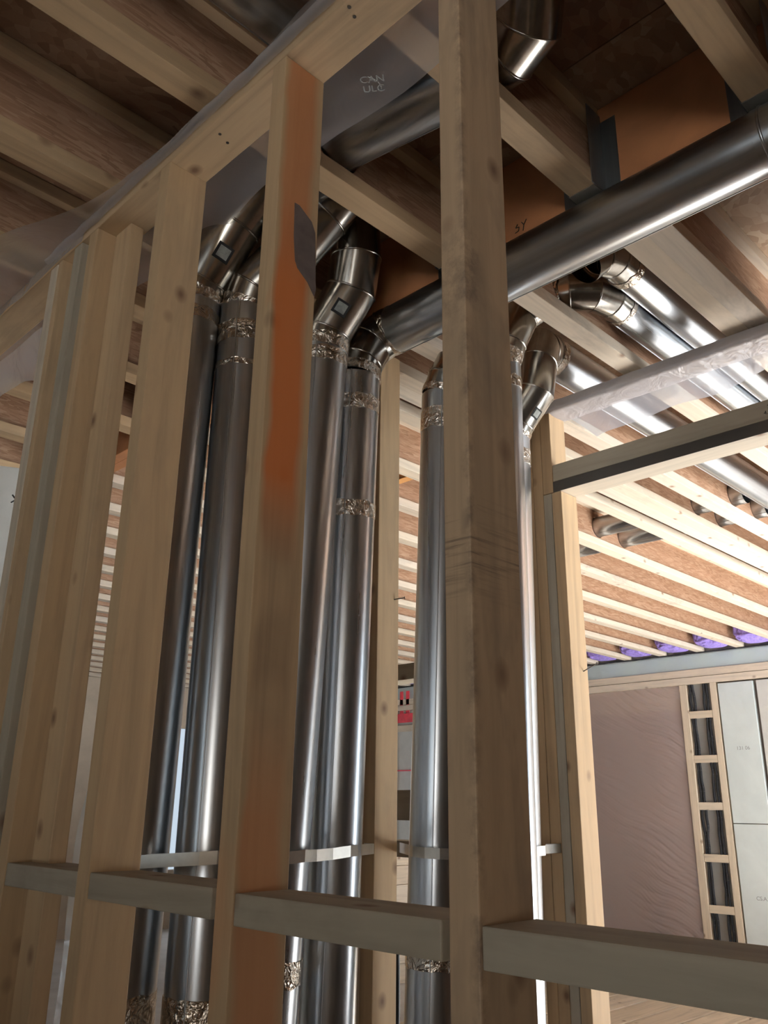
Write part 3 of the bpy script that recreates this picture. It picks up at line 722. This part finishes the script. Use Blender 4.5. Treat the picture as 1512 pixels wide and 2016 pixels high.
# lettering -----------------------------------------------------------------
def text(s, size, loc, xdir, ydir, mat, parent, name='printed_text', ext=.0004):
    cu = bpy.data.curves.new(name, 'FONT'); cu.body = s; cu.size = size; cu.extrude = ext; cu.align_x = 'CENTER'; cu.align_y = 'CENTER'
    tmp = bpy.data.objects.new('t', cu); C.objects.link(tmp)
    dg = bpy.context.evaluated_depsgraph_get(); me = bpy.data.meshes.new_from_object(tmp.evaluated_get(dg))
    bpy.data.objects.remove(tmp)
    X, Y = Vector(xdir).normalized(), Vector(ydir).normalized(); Z = X.cross(Y)
    bm = bmesh.new(); bm.from_mesh(me)
    mt_ = Matrix((X, Y, Z)).transposed()
    for v in bm.verts: v.co = mt_ @ v.co + Vector(loc)
    return finish(name, bm, mat, parent)
def scribble(strokes, loc, xdir, ydir, r, mat, parent, name='pencil_mark'):
    bm = bmesh.new(); X, Y = Vector(xdir), Vector(ydir)
    for st in strokes:
        pp = [Vector(loc)+X*a+Y*b_ for a, b_ in st]
        for a, b_ in zip(pp, pp[1:]): tube(bm, [a, b_], r, 6, cap=True)
    return finish(name, bm, mat, parent)
text('131 06', .040, (XF-.0045, 3.0, .485), (0, -1, 0), (0, 0, 1), M['greyink'], ib)
text('CS.A.U', .040, (XF-.0045, 2.98, -.64), (0, -1, 0), (0, 0, 1), M['greyink'], ib2)
hb = bpy.data.objects['header_beam']
scribble([[(-.012, .012), (-.018, .004), (-.008, .002), (-.010, -.008), (-.020, -.010)], [(.0, .012), (.006, .002), (.014, .014)], [(.006, .002), (.003, -.014)]],
         (1.4568, .995, 1.338), (0, -1, 0), (0, 0, 1), .0011, M['ink'], hb)
text('200\n4.S.106', .016, (XA-.0005, .742, 1.040), (0, -1, 0), (0, 0, 1), M['ink'], lt)
# handwriting on the far joist seen over the slim stud
jo = [o for o in bpy.data.objects if o.name.startswith('floor_i_joist') and abs(o.location.y-(1.555-.032)) < .002 and o.location.x > 1][0]
scribble([[(0, 0), (.02, -.02), (.02, .01)], [(.035, -.02), (.05, .02)], [(.03, .02), (.042, 0)]], (1.86, 1.52, 1.3032), (1, 0, 0), (0, 1, 0), .0014, M['ink'], jo)
# faint print on the near poly flap
text('CAN\nULC', .022, (.862, .905, 1.2785), (.6, -.8, 0), (-.8, -.6, 0), M['greyink'], fl, ext=.0002)
scribble([[(.03*math.cos(a/6), .03*math.sin(a/6)) for a in range(0, 9)]], (.862, .925, 1.2795), (-.6, -.8, 0), (.8, -.6, 0), .0009, M['greyink'], fl, 'printed_arc')

# purple foam pockets between joist ends at the far wall
fy = [1.925, 2.285, 2.61] + [y_ for y_ in ys if y_ >= 2.96]
for k, (a, b_) in enumerate(zip(fy, fy[1:])):
    if a > 6.5: break
    bm = bmesh.new(); y0, y1 = a+.012, b_-.075
    bmesh.ops.create_icosphere(bm, subdivisions=5, radius=1)
    for v in bm.verts:
        c = v.co.copy()
        q = Vector([math.copysign(abs(c[i])**.55, c[i]) for i in range(3)])
        nz = 1+.12*noise.noise(c*4+Vector((k*3, 0, 0)))+.05*noise.noise(c*14)
        v.co = Vector((7.06+q.x*.15*nz, (y0+y1)/2+q.y*(y1-y0)/2*min(1.0, nz), 1.425+q.z*.115*min(1, nz)))
    finish('spray_foam', bm, M['foam'], label='%s purple spray foam pocket from the right on the far wall' % ordn[k], cat='foam', group='purple foam pockets', smooth=True)

# far corner seen in the slit: stud framing with red tape
lumber('wall_stud', XF-.006, XF+.04, 6.93, 6.98, FL, 1.032, 'pale', 'far stud seen in the slit between slim stud and pipe, left one', 'stud', FW)
box('sheathing_tape', XF+.0, XF+.008, 6.835, 6.885, .98, 1.25, M['red'], bev=.001, label='left vertical red tape strip seen in the slit', cat='tape', group='red tape on the far wall')
box('sheathing_tape', XF+.0, XF+.008, 6.74, 6.79, .98, 1.25, M['red'], bev=.001, label='right vertical red tape strip seen in the slit', cat='tape', group='red tape on the far wall')
box('sheathing_tape', XF-.010, XF-.002, 6.63, 6.93, .90, 1.0, M['red'], bev=.001, label='horizontal red tape strip under the vertical ones', cat='tape', group='red tape on the far wall')
box('sheathing_tape', XF-.010, XF-.002, 6.6, 7.0, .375, .388, M['red'], bev=.001, label='thin red tape line low in the slit', cat='tape')
lumber('noggin', XF-.016, XF-.004, 6.55, 7.05, .80, .87, 'pale', 'pale cross board below the red tape', 'blocking')
box('house_wrap', XF+.010, XF+.02, 5.26, 8.8, FL, 1.03, M['white'], label='white membrane between far-corner studs', cat='membrane')

# stack of boards lying on the floor
k = 0
for iz, z in enumerate((FL+.001, FL+.041)):
    for i in range(9):
        y0 = 1.9+i*.235+(.04 if iz else 0)
        lumber('loose_board', 3.3+.12*random.random(), 6.9-.15*random.random(), y0, y0+.215, z, z+.037, 'pale',
               '%s board from the right in the %s layer of the floor stack' % (ordn[i], ('bottom', 'top')[iz]), 'board', 'boards stacked on the floor')
for i in range(7):
    z = FL+.001+i*.142
    box('lumber_bundle', 4.4, 6.4, 5.15, 6.6, z, z+.139, M['pale_x'], bev=.003, label='%s layer of the pale lumber pile seen in the slit' % (('lowest',)+tuple(ordn[1:7]))[i], cat='lumber', group='lumber pile in the slit')

# black cable and white membrane at the left
bm = bmesh.new(); pp = [Vector((1.92+.01*math.sin(i*.35), 1.845-.002*i+.02*math.sin(i*.22), -.36-.047*i)) for i in range(20)]
for a, b_ in zip(pp, pp[1:]): tube(bm, [a, b_], .006, 10)
finish('black_cable', bm, M['cable'], label='black cable hanging in the slit beside the pipe, low in the picture', cat='cable', smooth=True)
bm = bmesh.new()
sheet(bm, lambda u, v: (clamp(.2, 1.20, u)+.05*v*0, 3.05, clamp(FL, 1.10+.06*u+.02*math.sin(u*9), v)), 30, 40, .03, 3)
wm = finish('house_wrap', bm, M['white'], label='white crumpled membrane with handwritten marks at the left frame edge', cat='membrane')
scribble([[(0, 0), (.03, .03)], [(0, .03), (.03, 0)], [(.018, -.03), (.028, -.045), (.03, -.03)], [(.022, -.075), (.015, -.1), (.03, -.1), (.022, -.085)]], (1.10, 3.0, 1.02), (1, 0, 0), (0, 0, 1), .0028, M['ink'], wm)
bm = bmesh.new()
sheet(bm, lambda u, v: (1.16+.18*u, 2.2+.12*math.sin(v*3), clamp(FL+.1, .35, v)), 6, 60, .03, 5)
finish('poly_sheet', bm, M['poly_clear'], label='crumpled clear poly hanging in the narrow left slit', cat='plastic sheet')

# ------------------------------------------------------------------ lift everything so that the floor is at z = 0
for o in list(C.objects):
    if o.parent is None and o.type in ('MESH', 'EMPTY'): o.location.z += ZC
